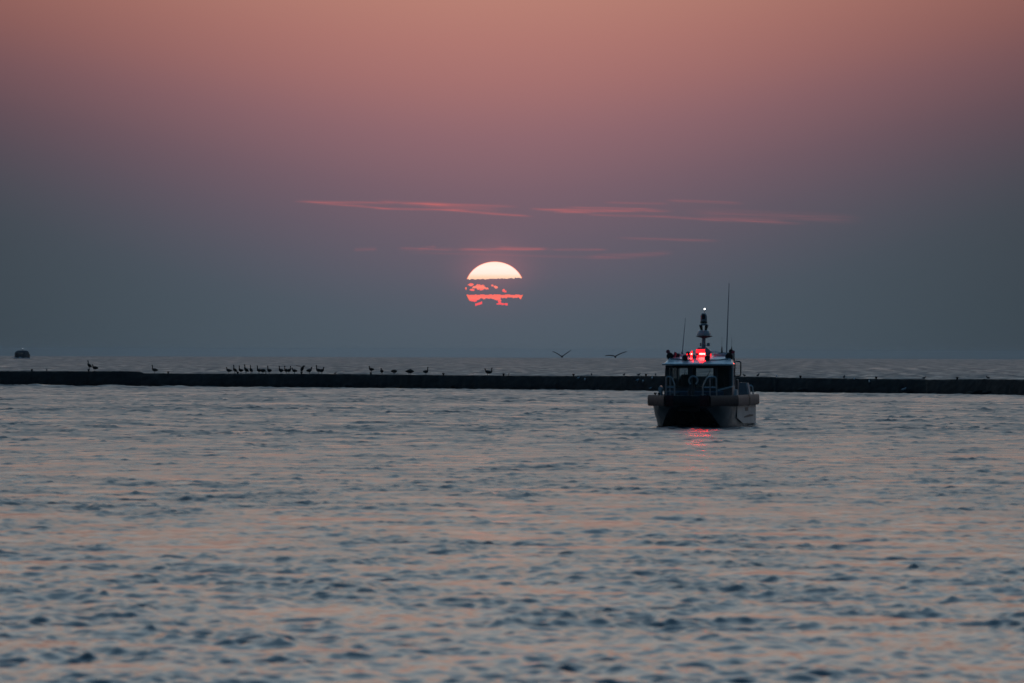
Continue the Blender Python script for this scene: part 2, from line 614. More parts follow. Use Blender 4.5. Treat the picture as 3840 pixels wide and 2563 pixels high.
at_r = me.attributes.new('ripple', 'FLOAT', 'POINT')
at_r.data.foreach_set('value', rough.ravel())
water = bpy.data.objects.new('water', me)
col.objects.link(water)
tag(water, kind='structure')
wm = bpy.data.materials.new('lake_water')
wm.use_nodes = True
wt_ = wm.node_tree
wb = wt_.nodes['Principled BSDF']
wb.inputs['Base Color'].default_value = (.003, .012, .024, 1)
wb.inputs['IOR'].default_value = 1.333
ra = wt_.nodes.new('ShaderNodeAttribute')
ra.attribute_name = 'ripple'
wt_.links.new(ra.outputs['Fac'], wb.inputs['Roughness'])
me.materials.append(wm)
del X, Y, Z, H, DX, DY, X2, Y2, rad, ang, sp, gust, unres, alpha, vco, quads

# ------------------------------------------------------------------ the sun, half hidden behind a bank of cloud
SD = 20000.0
sc_ = at(1855, 1078, SD)
RX, RZ = 111.0 / FPX * SD, 97.0 / FPX * SD
nrng = np.random.default_rng(3)


def noise1(seed, step=7.0, n=400):
    r = np.random.default_rng(seed)
    a = r.uniform(-1, 1, n)
    def f(x):
        q = x / step + 50
        i = int(math.floor(q))
        t = q - i
        t = t * t * (3 - 2 * t)
        return a[i % n] * (1 - t) + a[(i + 1) % n] * t
    return f


n1, n2, n3, n4 = noise1(1, 9), noise1(2, 4), noise1(3, 8), noise1(4, 5)
# openings in the cloud, read in photo pixels
BLOBS = [(1803, 1079, 16, 9), (1793, 1075, 9, 7), (1766, 1069, 10, 5), (1781, 1078, 10, 3.5), (1770, 1088, 8, 3.5),
         (1859, 1077, 7, 4), (1889, 1090, 5, 4.5), (1894, 1094, 5, 2.5), (1825, 1083, 7, 2.5), (1747, 1083, 3, 5), (1846, 1071, 4, 2.5)]
HOLES = [(1798, 1133, 12, 9), (1805, 1128, 9, 9)]


def lit(px, py):
    if py <= 1045.5 - (px - 1855) * .035 + 1.5 * n1(px) + 1.2 * n2(px):
        return True
    wob = 1 + .25 * n2(px * 1.7 + py * 3)
    for cx, cy, a, b in BLOBS:
        if ((px - cx) / (a * wob)) ** 2 + ((py - cy) / (b * wob)) ** 2 < 1:
            return True
    top = 1106.5 + 1.2 * n3(px)
    pts = [(1740, 1128), (1790, 1133), (1812, 1124), (1822, 1118), (1850, 1121), (1864, 1127), (1874, 1127), (1878, 1116), (1900, 1119),
           (1905, 1114), (1926, 1117), (1945, 1116), (1953, 1123), (1963, 1121), (1980, 1112)]
    low = np.interp(px, [p[0] for p in pts], [p[1] for p in pts]) + 1.2 * n4(px)
    if top < py < low and not any(((px - cx) / a) ** 2 + ((py - cy) / b) ** 2 < 1 for cx, cy, a, b in HOLES):
        return True
    if abs(py - (1142 - (px - 1790) * .32)) < 4.5 + n2(px) and 1783 < px < 1808:
        return True
    if abs(px - (1873 + 3 * n2(py))) < 5 and 1120 < py < 1142:
        return True
    if abs(py - (1141 + (px - 1885) * .03)) < 2.2 + 1.4 * n4(px) + (2.0 if px > 1895 else 0) and 1862 < px < 1904:
        return True
    return False


sb = MB()
STEP = 1.6
vid = {}
NXs, NZs = int(2 * 111 / STEP) + 2, int(2 * 97 / STEP) + 2


def sunv(i, j, s):
    key = (i, j, s)
    if key not in vid:
        u, w = (-111 + i * STEP) / 111, (97 - j * STEP) / 97
        q = math.hypot(u, w)
        if q > 1:
            u, w, q = u / q, w / q, 1.0
        dpt = math.sqrt(max(0, 1 - q * q))
        vid[key] = len(sb.v)
        sb.v.append((u * RX, -s * dpt * RX, w * RZ))
    return vid[key]


for i in range(NXs):
    for j in range(NZs):
        u, w = (-111 + (i + .5) * STEP) / 111, (97 - (j + .5) * STEP) / 97
        if u * u + w * w < 1.0 and lit(1855 + u * 111, 1078 - w * 97):
            for s in (1, -1):
                sb.f.append((sunv(i, j, s), sunv(i + 1, j, s), sunv(i + 1, j + 1, s), sunv(i, j + 1, s)))
sm = bpy.data.materials.new('setting_sun_glow')
sm.use_nodes = True
t = sm.node_tree
t.nodes.remove(t.nodes['Principled BSDF'])
q = NG(t)
oc = t.nodes.new('ShaderNodeTexCoord').outputs['Object']
sp_ = t.nodes.new('ShaderNodeSeparateXYZ')
t.links.new(oc, sp_.inputs[0])
nx = q.m('DIVIDE', sp_.outputs[0], RX)
nz = q.m('DIVIDE', sp_.outputs[2], RZ)
vt = q.m('MULTIPLY', q.m('SUBTRACT', 1.0, nz), 0.5)
cc = q.ramp(vt, [(0.0, (1.25, .88, .72)), (.12, (1.3, .93, .82)), (.24, (1.2, .86, .74)), (.30, (1.1, .72, .52)), (.36, (1.1, .60, .40)),
                 (.42, (1.0, .12, .13)), (.50, (1.05, .26, .19)), (.58, (1.0, .12, .13)), (.66, (1.0, .17, .14)), (.72, (1.0, .19, .155)), (.78, (1.0, .11, .125)), (1.0, (.95, .09, .12))])
rrn = q.m('POWER', q.m('ADD', q.m('MULTIPLY', nx, nx), q.m('MULTIPLY', nz, nz)), 0.5)
cc = q.mix(q.smooth(rrn, .955, 1.0), cc, (.95, .16, .09))
em = t.nodes.new('ShaderNodeEmission')
t.links.new(cc, em.inputs[0])
t.links.new(em.outputs[0], t.nodes['Material Output'].inputs[0])
me = bpy.data.meshes.new('sun')
me.from_pydata(sb.v, [], sb.f)
me.materials.append(sm)
sun = bpy.data.objects.new('sun', me)
col.objects.link(sun)
sun.location = sc_
tag(sun, 'low sun glowing white above and red below dark cloud bands over the horizon', 'sun')

# ------------------------------------------------------------------ breakwater
BW = [(-1600, 1436.5, 1388), (-600, 1443, 1392), (0, 1447, 1394.4), (480, 1449.5, 1394.4), (522, 1449.8, 1395.3), (542, 1450, 1402.6), (960, 1452.6, 1404), (1280, 1454.8, 1405),
      (1680, 1458.4, 1409.5), (2120, 1462.6, 1412.5), (2480, 1466.7, 1412.8), (2800, 1470, 1415), (2895, 1471, 1415.8), (2915, 1471, 1418.3), (3280, 1474.7, 1423.6), (3470, 1476.6, 1424.6), (3480, 1476.8, 1426.4),
      (3700, 1480, 1424.5), (3840, 1482.5, 1427), (4500, 1491, 1433), (5400, 1504, 1441)]


def truehor(px):
    return 1313.5 + 12.5 * px / 3840.0


def bw_at(px):
    xs = [b[0] for b in BW]
    yb = float(np.interp(px, xs, [b[1] for b in BW]))
    yt = float(np.interp(px, xs, [b[2] for b in BW]))
    dep = yb - truehor(px)
    dist = CAM_H * FPX / dep
    z = CAM_H - (yt - truehor(px)) / FPX * (dist + 1.3)
    return dist, z


FACE = 1.3                                   # run of the sloping front face
nb1, nb2, nb3 = noise1(21, 5), noise1(22, 17), noise1(23, 9)
breakwater = empty('breakwater', at(1920, 1459, 480))
tag(breakwater, 'long low dark concrete breakwater wall stretching across the whole harbour', 'breakwater')
binv = Matrix.Translation(-breakwater.location)


def bw_section(px):
    dist, z = bw_at(px)
    x = (px - 1920) / FPX
    def pt(dd, zz):
        return (x * (dist + dd) - breakwater.location.x, dist + dd - breakwater.location.y, zz - breakwater.location.z)
    j = nb1(px) * .03 + nb2(px) * .03 + nb1(px * 2.7 + 40) * .014
    k = nb3(px) * .10
    return [pt(-.8 + k, -1.2), pt(-.28 + k, .05 + nb1(px * 3.3) * .03), pt(.18 + k * .6, .34 * z + nb3(px * 2) * .05), pt(.72 + k * .3, .68 * z),
            pt(FACE - .12, z - .045 + j), pt(FACE, z + j), pt(FACE + 2.2, z + .03), pt(FACE + 4.4, z + .0), pt(FACE + 4.6, -1.2)]


cuts = [-1600, -700, -250, 532, 1010, 1420, 1890, 2330, 2905, 3475, 3960, 4600, 5400]
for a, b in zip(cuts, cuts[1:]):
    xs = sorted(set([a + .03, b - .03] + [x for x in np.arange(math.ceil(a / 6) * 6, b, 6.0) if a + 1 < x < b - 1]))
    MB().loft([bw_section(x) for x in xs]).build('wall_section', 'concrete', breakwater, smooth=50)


def top_point(px, back=1.6):
    dist, z = bw_at(px)
    return Vector(((px - 1920) / FPX * (dist + FACE + back), dist + FACE + back, z + .025))


def face_point(px, py):                       # a point on the sloping face
    dist, z = bw_at(px)
    for k in range(200):
        s = k / 199.0
        dd = np.interp(s, [0, .25, .60, 1], [-.28, .18, .72, FACE])
        zz = np.interp(s, [0, .25, .60, 1], [.05, .34 * z, .68 * z, z])
        v = truehor(px) + (CAM_H - zz) / (dist + dd) * FPX
        if v <= py:
            return Vector(((px - 1920) / FPX * (dist + dd), dist + dd, zz))
    return top_point(px, .1)


# a few broken stones along the foot of the wall
rs = random.Random(9)
for px in (150, 610, 1235, 1262, 1300, 1480, 1702, 1905, 1925, 2230, 3010, 3375, 3398, 3640, 3668, 3700):
    dist, z = bw_at(px)
    w_, h_, dp = rs.uniform(.25, .6), rs.uniform(.14, .34), rs.uniform(.25, .45)
    c = Vector(((px - 1920) / FPX * (dist - .5), dist - .5, 0)) - breakwater.location
    secs = []
    for t, f in ((-.35, .9), (.1, 1.0), (.6, .82), (1.0, .35)):
        secs.append([tuple(c + Vector((w_ * f * math.cos(a) * rs.uniform(.8, 1.15) + .1 * t * w_, dp * f * math.sin(a) * rs.uniform(.8, 1.1), h_ * t))) for a in [math.pi * k / 4 for k in range(8)]])
    MB().loft(secs).build('stone', 'concrete', breakwater, smooth=30)

# iron bollards along the top
bm_ = MB().lathe([(.001, -.05), (.062, -.05), (.060, .06), (.066, .10), (.095, .125), (.098, .165), (.075, .185), (.001, .19)], n=16)
bol_mesh = bm_.mesh('bollard', M['iron'])
BOLLARDS = [(120, 'iron bollard standing alone on the raised wall, under the distant boat'),
            (333, 'iron bollard under the upright goose on the raised wall'),
            (631, 'iron bollard just past the lone goose where the wall steps down'),
            (892, 'iron bollard half hidden among the first row of five geese'),
            (1131, 'iron bollard under the goose that spreads its wings'),
            (1391, 'iron bollard with a short-necked goose perched on it'),
            (1663, 'iron bollard below the sun, on the bare stretch left of the goose pair'),
            (1889, 'flared iron bollard with a thin peg standing close beside it'),
            (2151, 'iron bollard directly beneath the gap between both flying gulls'),
            (2423, 'iron bollard beside a hunched gull, close to the patrol boat'),
            (3002, 'first iron bollard on the wall to the right of the patrol boat'),
            (3286, 'second iron bollard on the wall to the right of the patrol boat'),
            (3590, 'third and farthest right iron bollard on the wall')]
for i, (px, lab) in enumerate(BOLLARDS):
    o = bpy.data.objects.new('bollard', bol_mesh)
    col.objects.link(o)
    o.location = top_point(px, .5) - Vector((0, 0, .02))
    o.rotation_euler = (0, 0, i * .7)
    tag(o, lab, 'bollard', 'iron bollards along the breakwater')
for px, hgt, lab in ((1908, .17, 'thin bent peg standing beside the flared bollard on the wall'), (997, .19, 'thin upright peg between two geese on the wall')):
    o = MB().tube([(0, 0, -.03), (0, 0, hgt * .7), (.01, 0, hgt)], [.02, .018, .024], 8).tube([(-.02, 0, hgt), (.09, 0, hgt - .01)], .014, 6).build('iron_peg', 'iron')
    o.location = top_point(px, .5)
    tag(o, lab, 'peg', 'thin iron pegs on the breakwater')

# ------------------------------------------------------------------ birds


def smooth_spine(sp, n=3):
    outp = []
    for i in range(len(sp) - 1):
        p0, p1, p2, p3 = sp[max(i - 1, 0)], sp[i], sp[i + 1], sp[min(i + 2, len(sp) - 1)]
        for k in range(n):
            t = k / n
            outp.append(tuple(.5 * (2 * b + (c - a) * t + (2 * a - 5 * b + 4 * c - e) * t * t + (3 * b - a - 3 * c + e) * t ** 3) for a, b, c, e in zip(p0, p1, p2, p3)))
    outp.append(sp[-1])
    return outp


def bird_body(b, spine, wide=1.0, n=12, S=1.0, y0=0.0, stout=1.12):
    sp = smooth_spine(spine)
    secs = []
    for i, (x, z, r) in enumerate(sp):
        x0, z0, _ = sp[max(i - 1, 0)]
        x1, z1, _ = sp[min(i + 1, len(sp) - 1)]
        L = math.hypot(x1 - x0, z1 - z0) or 1
        tx, tz = (x1 - x0) / L, (z1 - z0) / L
        r = max(r * stout + (.006 if .02 < r < .06 else 0), .003)
        secs.append([((x - tz * r * math.cos(a)) * S, (y0 + wide * r * math.sin(a)) * S, (z + tx * r * math.cos(a)) * S)
                     for a in [2 * math.pi * k / n for k in range(n)]])
    b.loft(secs)


def bird_legs(b, x, z, sep, r, S=1.0):
    for s in (-1, 1):
        b.tube([(x * S, s * sep * S, z * S), ((x - .015) * S, s * sep * S, z * .5 * S), (x * S, s * sep * S, .01 * S)], r * S, 6)
        b.hexa([((x - .02) * S, (s * sep - .02) * S, 0), ((x + .07) * S, (s * sep - .03) * S, 0), ((x + .07) * S, (s * sep + .03) * S, 0), ((x - .02) * S, (s * sep + .02) * S, 0),
                ((x - .02) * S, (s * sep - .012) * S, .018 * S), ((x + .06) * S, (s * sep - .02) * S, .008 * S), ((x + .06) * S, (s * sep + .02) * S, .008 * S), ((x - .02) * S, (s * sep + .012) * S, .018 * S)])


POSES = {
    'alert': [(-.30, .265, .006), (-.22, .272, .05), (-.11, .28, .098), (.01, .29, .115), (.10, .315, .095), (.155, .37, .058), (.165, .44, .033), (.165, .52, .027),
              (.168, .585, .028), (.178, .625, .036), (.205, .632, .031), (.235, .624, .015), (.262, .617, .006)],
    'steep': [(-.23, .16, .006), (-.17, .20, .05), (-.09, .255, .095), (.0, .31, .105), (.065, .36, .083), (.095, .42, .05), (.10, .48, .032), (.10, .55, .027),
              (.10, .615, .028), (.11, .655, .036), (.135, .662, .031), (.165, .655, .015), (.19, .648, .006)],
    'short': [(-.28, .235, .006), (-.20, .25, .05), (-.10, .27, .10), (.01, .29, .115), (.09, .315, .095), (.135, .36, .062), (.15, .41, .040), (.155, .455, .031),
              (.165, .497, .033), (.182, .515, .036), (.21, .516, .030), (.24, .508, .015), (.265, .50, .006)],
    'hook': [(-.28, .22, .006), (-.20, .245, .05), (-.10, .27, .10), (.01, .29, .112), (.10, .32, .085), (.15, .37, .045), (.165, .42, .030), (.17, .47, .027),
             (.19, .512, .031), (.222, .515, .034), (.248, .495, .022), (.268, .475, .009)],
    'tucked': [(-.30, .27, .006), (-.22, .275, .05), (-.11, .28, .10), (.01, .285, .118), (.11, .30, .108), (.17, .34, .068), (.155, .395, .045), (.11, .412, .036),
               (.06, .405, .024), (.02, .395, .008)],
    'flat': [(-.27, .285, .006), (-.2, .288, .06), (-.10, .285, .105), (.02, .28, .12), (.12, .28, .112), (.19, .283, .075), (.235, .285, .03), (.245, .285, .006)],
}
goose_mesh = {}
for nm, spn in POSES.items():
    b = MB()
    bird_body(b, spn, 1.02)
    bird_legs(b, .01, .21, .05, .011)
    # folded wing edges and tail, laid along the back
    if nm != 'steep':
        for s in (-1, 1):
            bird_body(b, [(-.27, .29, .004), (-.18, .305, .035), (-.05, .315, .055), (.06, .31, .045), (.10, .305, .01)], .55, 8, 1.0, s * .075)
    goose_mesh[nm] = b.mesh('goose', M['goose'])

L_, R_ = math.pi, 0.0
# (pixel x of the feet, pose, heading, size, on bollard, label)
GEESE = [
    (335, 'steep', L_ + .5, 1.0, .17, 'goose stretching its neck up while standing on a bollard of the raised wall'),
    (356, 'short', L_, 1.0, 0, 'low-necked goose facing away from its upright neighbour on the raised wall'),
    (580, 'alert', L_, 1.0, 0, 'lone goose just past the step where the wall gets lower'),
    (858, 'short', L_, .95, 0, 'short-necked goose at the outer end of the row of five'),
    (881, 'steep', L_ + .6, 1.0, 0, 'second goose of the row of five, one pace from a bollard'),
    (903, 'alert', L_ + .9, .98, 0, 'middle goose of the row of five, just behind a bollard'),
    (923, 'steep', L_ + .5, 1.07, 0, 'tallest goose of the row of five, neck fully stretched'),
    (942, 'steep', L_ + 1.15, .98, 0, 'slim goose seen nearly end on, last in the row of five'),
    (972, 'alert', L_ + .7, .98, 0, 'upright goose in front of a goose with hidden head'),
    (986, 'flat', R_ + .2, .96, 0, 'goose with its head hidden, pressed behind an upright goose'),
    (1010, 'alert', L_ + .9, .98, 0, 'upright goose standing alone next to the thin peg'),
    (1054, 'alert', L_ + .7, .97, 0, 'thin-necked goose beside the pair whose necks form a U'),
    (1074, 'alert', L_ + .8, .97, 0, 'goose with upright neck, outer half of the U-shaped pair'),
    (1084, 'alert', R_ - .8, .97, 0, 'goose with upright neck, inner half of the U-shaped pair near the spread wings'),
    (1104, 'hook', L_ + .4, .9, 0, 'goose with hooked lowered neck beside the wing-spreading goose'),
    (1161, 'short', R_ + .5, 1.0, 0, 'goose looking away from the wing-spreading goose, tail towards it'),
    (1195, 'alert', L_ + .6, 1.04, 0, 'tall goose of the back-to-back pair at the end of the flock'),
    (1207, 'short', R_ - .5, .98, 0, 'shorter goose of the back-to-back pair at the end of the flock'),
    (1392, 'short', L_ + .6, .92, .14, 'goose perched on a bollard with its neck drawn in'),
    (1432, 'short', L_ + 1.3, .94, 0, 'plump goose seen front on with a small round head'),
    (1478, 'flat', R_, .96, 0, 'goose asleep on its feet with no head showing'),
    (1534, 'tucked', R_ + .3, 1.0, 0, 'resting goose with tucked head, taller one of the huddled pair'),
    (1541, 'flat', L_ + .2, .96, 0, 'resting goose with low back, lower one of the huddled pair'),
    (1598, 'alert', R_ + .6, .94, 0, 'goose with raised neck standing alone right below the sun'),
    (1829, 'hook', L_ + .3, .98, 0, 'goose with hooked neck of the pair beyond the sun'),
    (1837, 'alert', R_, .90, 0, 'goose with straight neck of the pair beyond the sun'),
]
for px, pose, rz, S, up, lab in GEESE:
    o = bpy.data.objects.new('goose', goose_mesh[pose])
    col.objects.link(o)
    o.location = top_point(px, .5 if up else 1.4 + .5 * math.sin(px)) + Vector((0, 0, up - .012))
    o.rotation_euler = (0, 0, rz)
    o.scale = (S, S, S)
    tag(o, lab, 'goose', 'geese standing on the breakwater')


def wing(b, pts, chord, th=.022, tilt=0.0):
    """sheet with thickness along pts (x, y, z); chord along y"""
    secs = []
    for (x, y, z), c in zip(pts, chord):
        tl = c * tilt
        secs.append([(x, y - c * .5, z + tl), (x, y - c * .2, z + th + tl * .4), (x, y + c * .5, z + .004 - tl), (x, y - c * .1, z - th * .5 + tl * .2)])
    b.loft(secs)


b = MB()
bird_body(b, [(-.10, .02, .006), (-.08, .08, .06), (-.04, .17, .10), (.0, .27, .11), (.04, .36, .085), (.075, .42, .045), (.10, .455, .033), (.135, .47, .034), (.17, .465, .016), (.195, .457, .005)], 1.0)
bird_legs(b, -.01, .12, .05, .012)
wing(b, [(-.02, 0, .30), (-.14, .02, .38), (-.30, .03, .445), (-.50, .04, .475)], [.26, .24, .18, .06], .03)
wing(b, [(.03, 0, .30), (.10, .03, .36), (.17, .05, .42), (.24, .06, .47)], [.24, .2, .14, .05], .03)
o = b.build('goose', 'goose')
o.location = top_point(1134, .5) + Vector((0, 0, .16))
tag(o, 'goose stretching one long wing out while standing on a bollard', 'goose', 'geese standing on the breakwater')

GSP = [(-.20, .10, .004), (-.14, .105, .022), (-.06, .115, .046), (.01, .125, .05), (.06, .15, .038), (.085, .18, .028), (.10, .20, .028), (.12, .202, .02), (.145, .196, .008), (.158, .192, .003)]
gull_mesh = {}
for nm in ('gull', 'gull_grey'):
    b = MB()
    bird_body(b, GSP, .95, 10)
    bird_legs(b, .0, .09, .02, .006, 1.0)
    gull_mesh[nm] = b.mesh('gull', M[nm])
GULLS = [  # px, py (None = on the top), heading, size, material, label
    (176, None, 1.9, .95, 'gull_grey', 'small gull alone on the raised wall between a bollard and the upright goose'),
    (1258, None, .6, .75, 'gull_grey', 'small hunched gull on the empty stretch after the goose flock'),
    (2219, None, 1.8, 1.0, 'gull_grey', 'gull standing on the wall below the gap between the flying gulls'),
    (2341, None, 1.0, 1.0, 'gull_grey', 'gull standing on the wall just past the second flying gull'),
    (2396, None, .2, .95, 'gull_grey', 'dark hunched gull beside the bollard near the patrol boat'),
    (2459, None, 1.7, .95, 'gull_grey', 'gull on the wall top closest to the patrol boat cabin'),
    (2791, None, 2.5, .95, 'gull_grey', 'pale gull on the wall just beside the patrol boat mirror frame'),
    (2843, None, .9, 1.15, 'gull_grey', 'dark gull with raised wing, second one past the patrol boat'),
    (2913, 1417, 1.6, .9, 'gull', 'pale gull at the small step in the wall past the patrol boat'),
    (3166, None, 1.1, 1.1, 'gull_grey', 'dark gull standing between the first two bollards past the boat'),
    (3204, 1426, 1.3, .75, 'gull', 'small whitish gull just below the edge near the dark standing gull'),
    (3466, None, .1, .9, 'gull_grey', 'dark gull lying low on the wall between two bollards'),
    (3705, None, 2.7, 1.0, 'gull_grey', 'dark gull standing past the last bollard on the wall'),
    (2170, 1423.5, .7, .9, 'gull', 'white gull on the wall face just under a bollard, hunched'),
    (2194, 1429, 1.57, 1.0, 'gull', 'white gull seen end on, lower of two near a bollard'),
    (2391, 1432.5, .8, 1.0, 'gull', 'white gull on the wall face directly under the dark hunched gull'),
    (2412, 1435, 1.57, .9, 'gull', 'white gull on the wall face under the bollard near the boat'),
    (2446, 1424, 1.57, 1.0, 'gull', 'white gull on the wall face near its top edge, beside the patrol boat'),
    (2440, 1460.5, .4, .7, 'gull', 'tiny white gull at the waterline beside the patrol boat'),
    (3260, 1436.5, 1.57, .95, 'gull', 'white gull on the wall face close to the second bollard past the boat'),
    (3391, 1467.5, .25, 1.15, 'gull', 'white gull low on the wall near the water, far from the boat'),
]
for px, py, rz, S, mt, lab in GULLS:
    o = bpy.data.objects.new('gull', gull_mesh[mt])
    col.objects.link(o)
    o.location = (top_point(px, .6) if py is None else face_point(px, py)) - Vector((0, 0, .012))
    o.rotation_euler = (0, 0, rz)
    o.scale = (S, S, S)
    tag(o, lab, 'gull', 'gulls standing on the breakwater')

GD = 430.0
for body, lw, rw, lab in (
        ((2107.5, 1338), [(2104, 1336.5), (2094, 1329.5), (2083, 1323.5), (2072, 1318.8)], [(2111, 1336), (2121, 1328.3), (2132, 1321), (2141, 1314)],
         'flying gull with both wings raised in a V over the horizon'),
        ((2307.5, 1338.5), [(2303, 1336), (2292, 1334.3), (2281, 1334), (2270, 1335.5)], [(2311, 1335.5), (2322, 1329.5), (2336, 1324), (2350, 1319.8)],
         'flying gull banking with one wing level, nearer to the patrol boat')):
    c = at(body[0], body[1], GD)
    o = empty('gull', c)
    tag(o, lab, 'gull', 'gulls flying over the horizon')
    b = MB()
    sp = [(-.22, .01, .004), (-.15, .01, .03), (-.05, 0, .062), (.05, 0, .066), (.13, .0, .045), (.17, .01, .036), (.20, .01, .03), (.23, .0, .014), (.255, -.01, .004)]
    bird_body(b, sp, .95, 10)
    vv = [(y, -x, z) for x, y, z in b.v]      # heading towards the camera
    b.v = vv
    b.build('body', 'gull_grey', o)
    for pts, s in ((lw, -1), (rw, 1)):
        wb_ = MB()
        P = [at(px, py, GD) - c for px, py in pts]
        P = [Vector((p.x, dy, p.z)) for p, dy in zip(P, (0, -.05, -.03, .06))]
        wing(wb_, [P[0] * .3 + Vector((0, 0, .0))] + P, [.20, .20, .18, .13, .04], .03, .17)
        wb_.build('wing', 'gull_grey', o)

# ------------------------------------------------------------------ distant motor boat
FD = 2500.0
fz = -FD * FD / (2 * R_EARTH)
mb = empty('motor_boat', (at(80, 1340, FD).x, FD, fz), math.radians(-12))
tag(mb, 'distant dark motor boat with a white masthead light near the horizon', 'motor boat')
b = MB()
secs = []
for y, w, z0, z1 in ((-5.2, .25, 1.1, 2.05), (-4.4, 1.1, .5, 2.0), (-2.8, 1.95, .05, 1.88), (0, 2.35, -.3, 1.8), (4.2, 2.35, -.3, 1.75)):
    secs.append([(-w * .72, y, z0), (w * .72, y, z0), (w * .96, y, z0 + .45), (w, y, z1), (-w, y, z1), (-w * .96, y, z0 + .45)])
b.loft(secs).build('hull', 'far_hull', mb)
b = MB()
secs = []
for z, w, y0, y1 in ((1.7, 2.15, -2.6, 3.6), (2.1, 2.10, -2.4, 3.6), (2.65, 1.92, -1.8, 3.5), (2.98, 1.55, -1.3, 3.4), (3.14, 1.1, -1.1, 3.2)):
    secs.append([(-w, y0 + .35, z), (-w * .8, y0, z), (w * .8, y0, z), (w, y0 + .35, z), (w, y1, z), (-w, y1, z)])
cb = b.loft(secs).build('cabin', 'far_cabin', mb)
for x0, x1 in ((-1.55, -.58), (-.5, .5), (.58, 1.55)):
    MB().hexa([(x0, -2.46, 2.16), (x1, -2.46, 2.16), (x1, -2.2, 2.16), (x0, -2.2, 2.16), (x0 * .93, -1.9, 2.66), (x1 * .93, -1.9, 2.66), (x1 * .93, -1.6, 2.66), (x0 * .93, -1.6, 2.66)]).build('window', 'black', cb)
MB().tube([(0.45, 0, 3.05), (0.45, 0, 3.75)], .05, 8).build('mast', 'darkgrey', mb)
MB().box(.05, .85, -.12, .12, 3.36, 3.50, .03).build('radar', 'darkgrey', mb)
MB().lathe([(.001, -.09), (.06, -.06), (.09, 0), (.06, .06), (.001, .09)], (.45, 0, 3.95), n=12).build('masthead_lamp', 'white_lamp', mb)
MB().tube(arc([(1.9, -3.0, 1.85), (1.9, -3.0, 2.35), (2.15, 0, 2.35), (2.15, 3.4, 2.35), (2.15, 3.4, 1.75)], .2), .03, 6).build('handrail', 'darkgrey', mb)
MB().lathe([(.001, -.08), (.09, -.06), (.09, .06), (.001, .08)], (1.05, -2.62, 1.95), 'y', n=12).build('window_glint', emitter('pale_window_glint', (.8, .95, 1.0), .5), mb)  # glowing stud standing in for a highlight on the windows
# bow wave
b = MB()
r5 = random.Random(5)
for k in range(90):
    a = r5.uniform(0, 1)
    side_ = r5.choice((-1, 1))
    x = side_ * (0.4 + 3.2 * a) + r5.uniform(-.3, .3)
    y = -5.2 + 6.0 * a + r5.uniform(-.5, .5)
    s = r5.uniform(.18, .46) * (1.2 - .5 * a)
    b.lathe([(.001, -.5 * s), (.8 * s, -.2 * s), (s, .1 * s), (.6 * s, .5 * s), (.001, .65 * s)], (x, y, r5.uniform(.0, .35) * (1.1 - a)), n=7)
fo = b.build('foam', 'foam')
fo.location = mb.location
fo.rotation_euler = mb.rotation_euler
tag(fo, 'pale bow wave foam around the distant motor boat', 'foam', kind='stuff')

# ------------------------------------------------------------------ patrol boat: x to port, y aft, z up from the waterline
YAW = math.radians(8.1)
BD = 237.0
pb = empty('patrol_boat', (at(2577, 1605, BD).x, BD, 0), -YAW)
tag(pb, 'twin-hulled patrol boat coming head on with red lights lit on its cabin roof', 'patrol boat')

# twin hulls
for s in (-1, 1):
    secs = []
    for y, bw, zk, zc, xin, zin in ((.30, .98, .74, .76, .40, .78), (.62, 1.16, .50, .66, .38, .76), (1.1, 1.34, .16, .52, .37, .74), (1.7, 1.47, -.10, .40, .36, .70), (2.6, 1.52, -.24, .32, .35, .66), (6, 1.52, -.28, .28, .35, .62), (10, 1.52, -.28, .26, .35, .60)):
        ins = .30 if y < 2 else (.20 if y < 3 else .06)
        secs.append([(s * xin, y, .80), (s * xin, y, zin), (s * (bw - ins), y, zk), (s * (bw - ins * .55), y, min(zk + .22, zc)), (s * (bw - ins * .17), y, zc + .04), (s * (bw + .02), y, .80)])
    h = MB().loft(secs).build('hull', 'hull', pb, smooth=25)
    # outer side plating
    pl = []
    for y, bw, zl in ((3.2, 1.535, .34), (5.2, 1.545, .12), (9.96, 1.545, .08)):
        pl.append([(s * bw, y, zl), (s * bw, y, .79), (s * (bw + .014), y, .79), (s * (bw + .014), y, zl)])
    MB().loft(pl).build('side_plate', 'hullside', h)
    if s == 1:
        MB().box(1.561, 1.566, 5.9, 7.0, .58, .72).build('hull_mark', 'mark', h)
        MB().prism([(5.6, .33), (8.9, .36), (8.9, .42), (7.4, .44), (5.6, .37)], 'x', 1.561, 1.566).build('hull_mark', 'mark', h)
MB().box(-.42, .42, .42, 10, .62, .79).build('tunnel_roof', 'black', pb)  # black stands in for the deep shade of the tunnel
MB().box(-1.46, 1.46, 9.9, 10.06, -.3, 1.09).build('transom', 'fender_black', pb)  # added down to the waterline, black, to shut out bright water behind
MB().loft([[(-.38, 2.2, .615), (.38, 2.2, .615), (.0, 2.2, .50)], [(-.38, 4.2, .615), (.38, 4.2, .615), (0, 4.2, -.1)], [(-.38, 9.89, .615), (.38, 9.89, .615), (0, 9.89, -.1)]]).build('tunnel_filler', 'fender_black', pb)  # added body that fills the tunnel so it stays dark
# deck and coaming
MB().loft([[(-1.48, 9.95, .82), (1.48, 9.95, .82), (1.48, 1.9, .82), (.70, .10, .82), (-.70, .10, .82), (-1.48, 1.9, .82)],
           [(-1.48, 9.95, 1.10), (1.48, 9.95, 1.10), (1.48, 1.9, 1.10), (.70, .10, 1.10), (-.70, .10, 1.10), (-1.48, 1.9, 1.10)]]).build('deck', 'deckblue', pb)
# foam fender sections around the gunwale
PATH = [(-1.56, 10.0), (-1.6, 1.95), (-.76, 0.0), (.76, 0.0), (1.6, 1.95), (1.56, 10.0)]


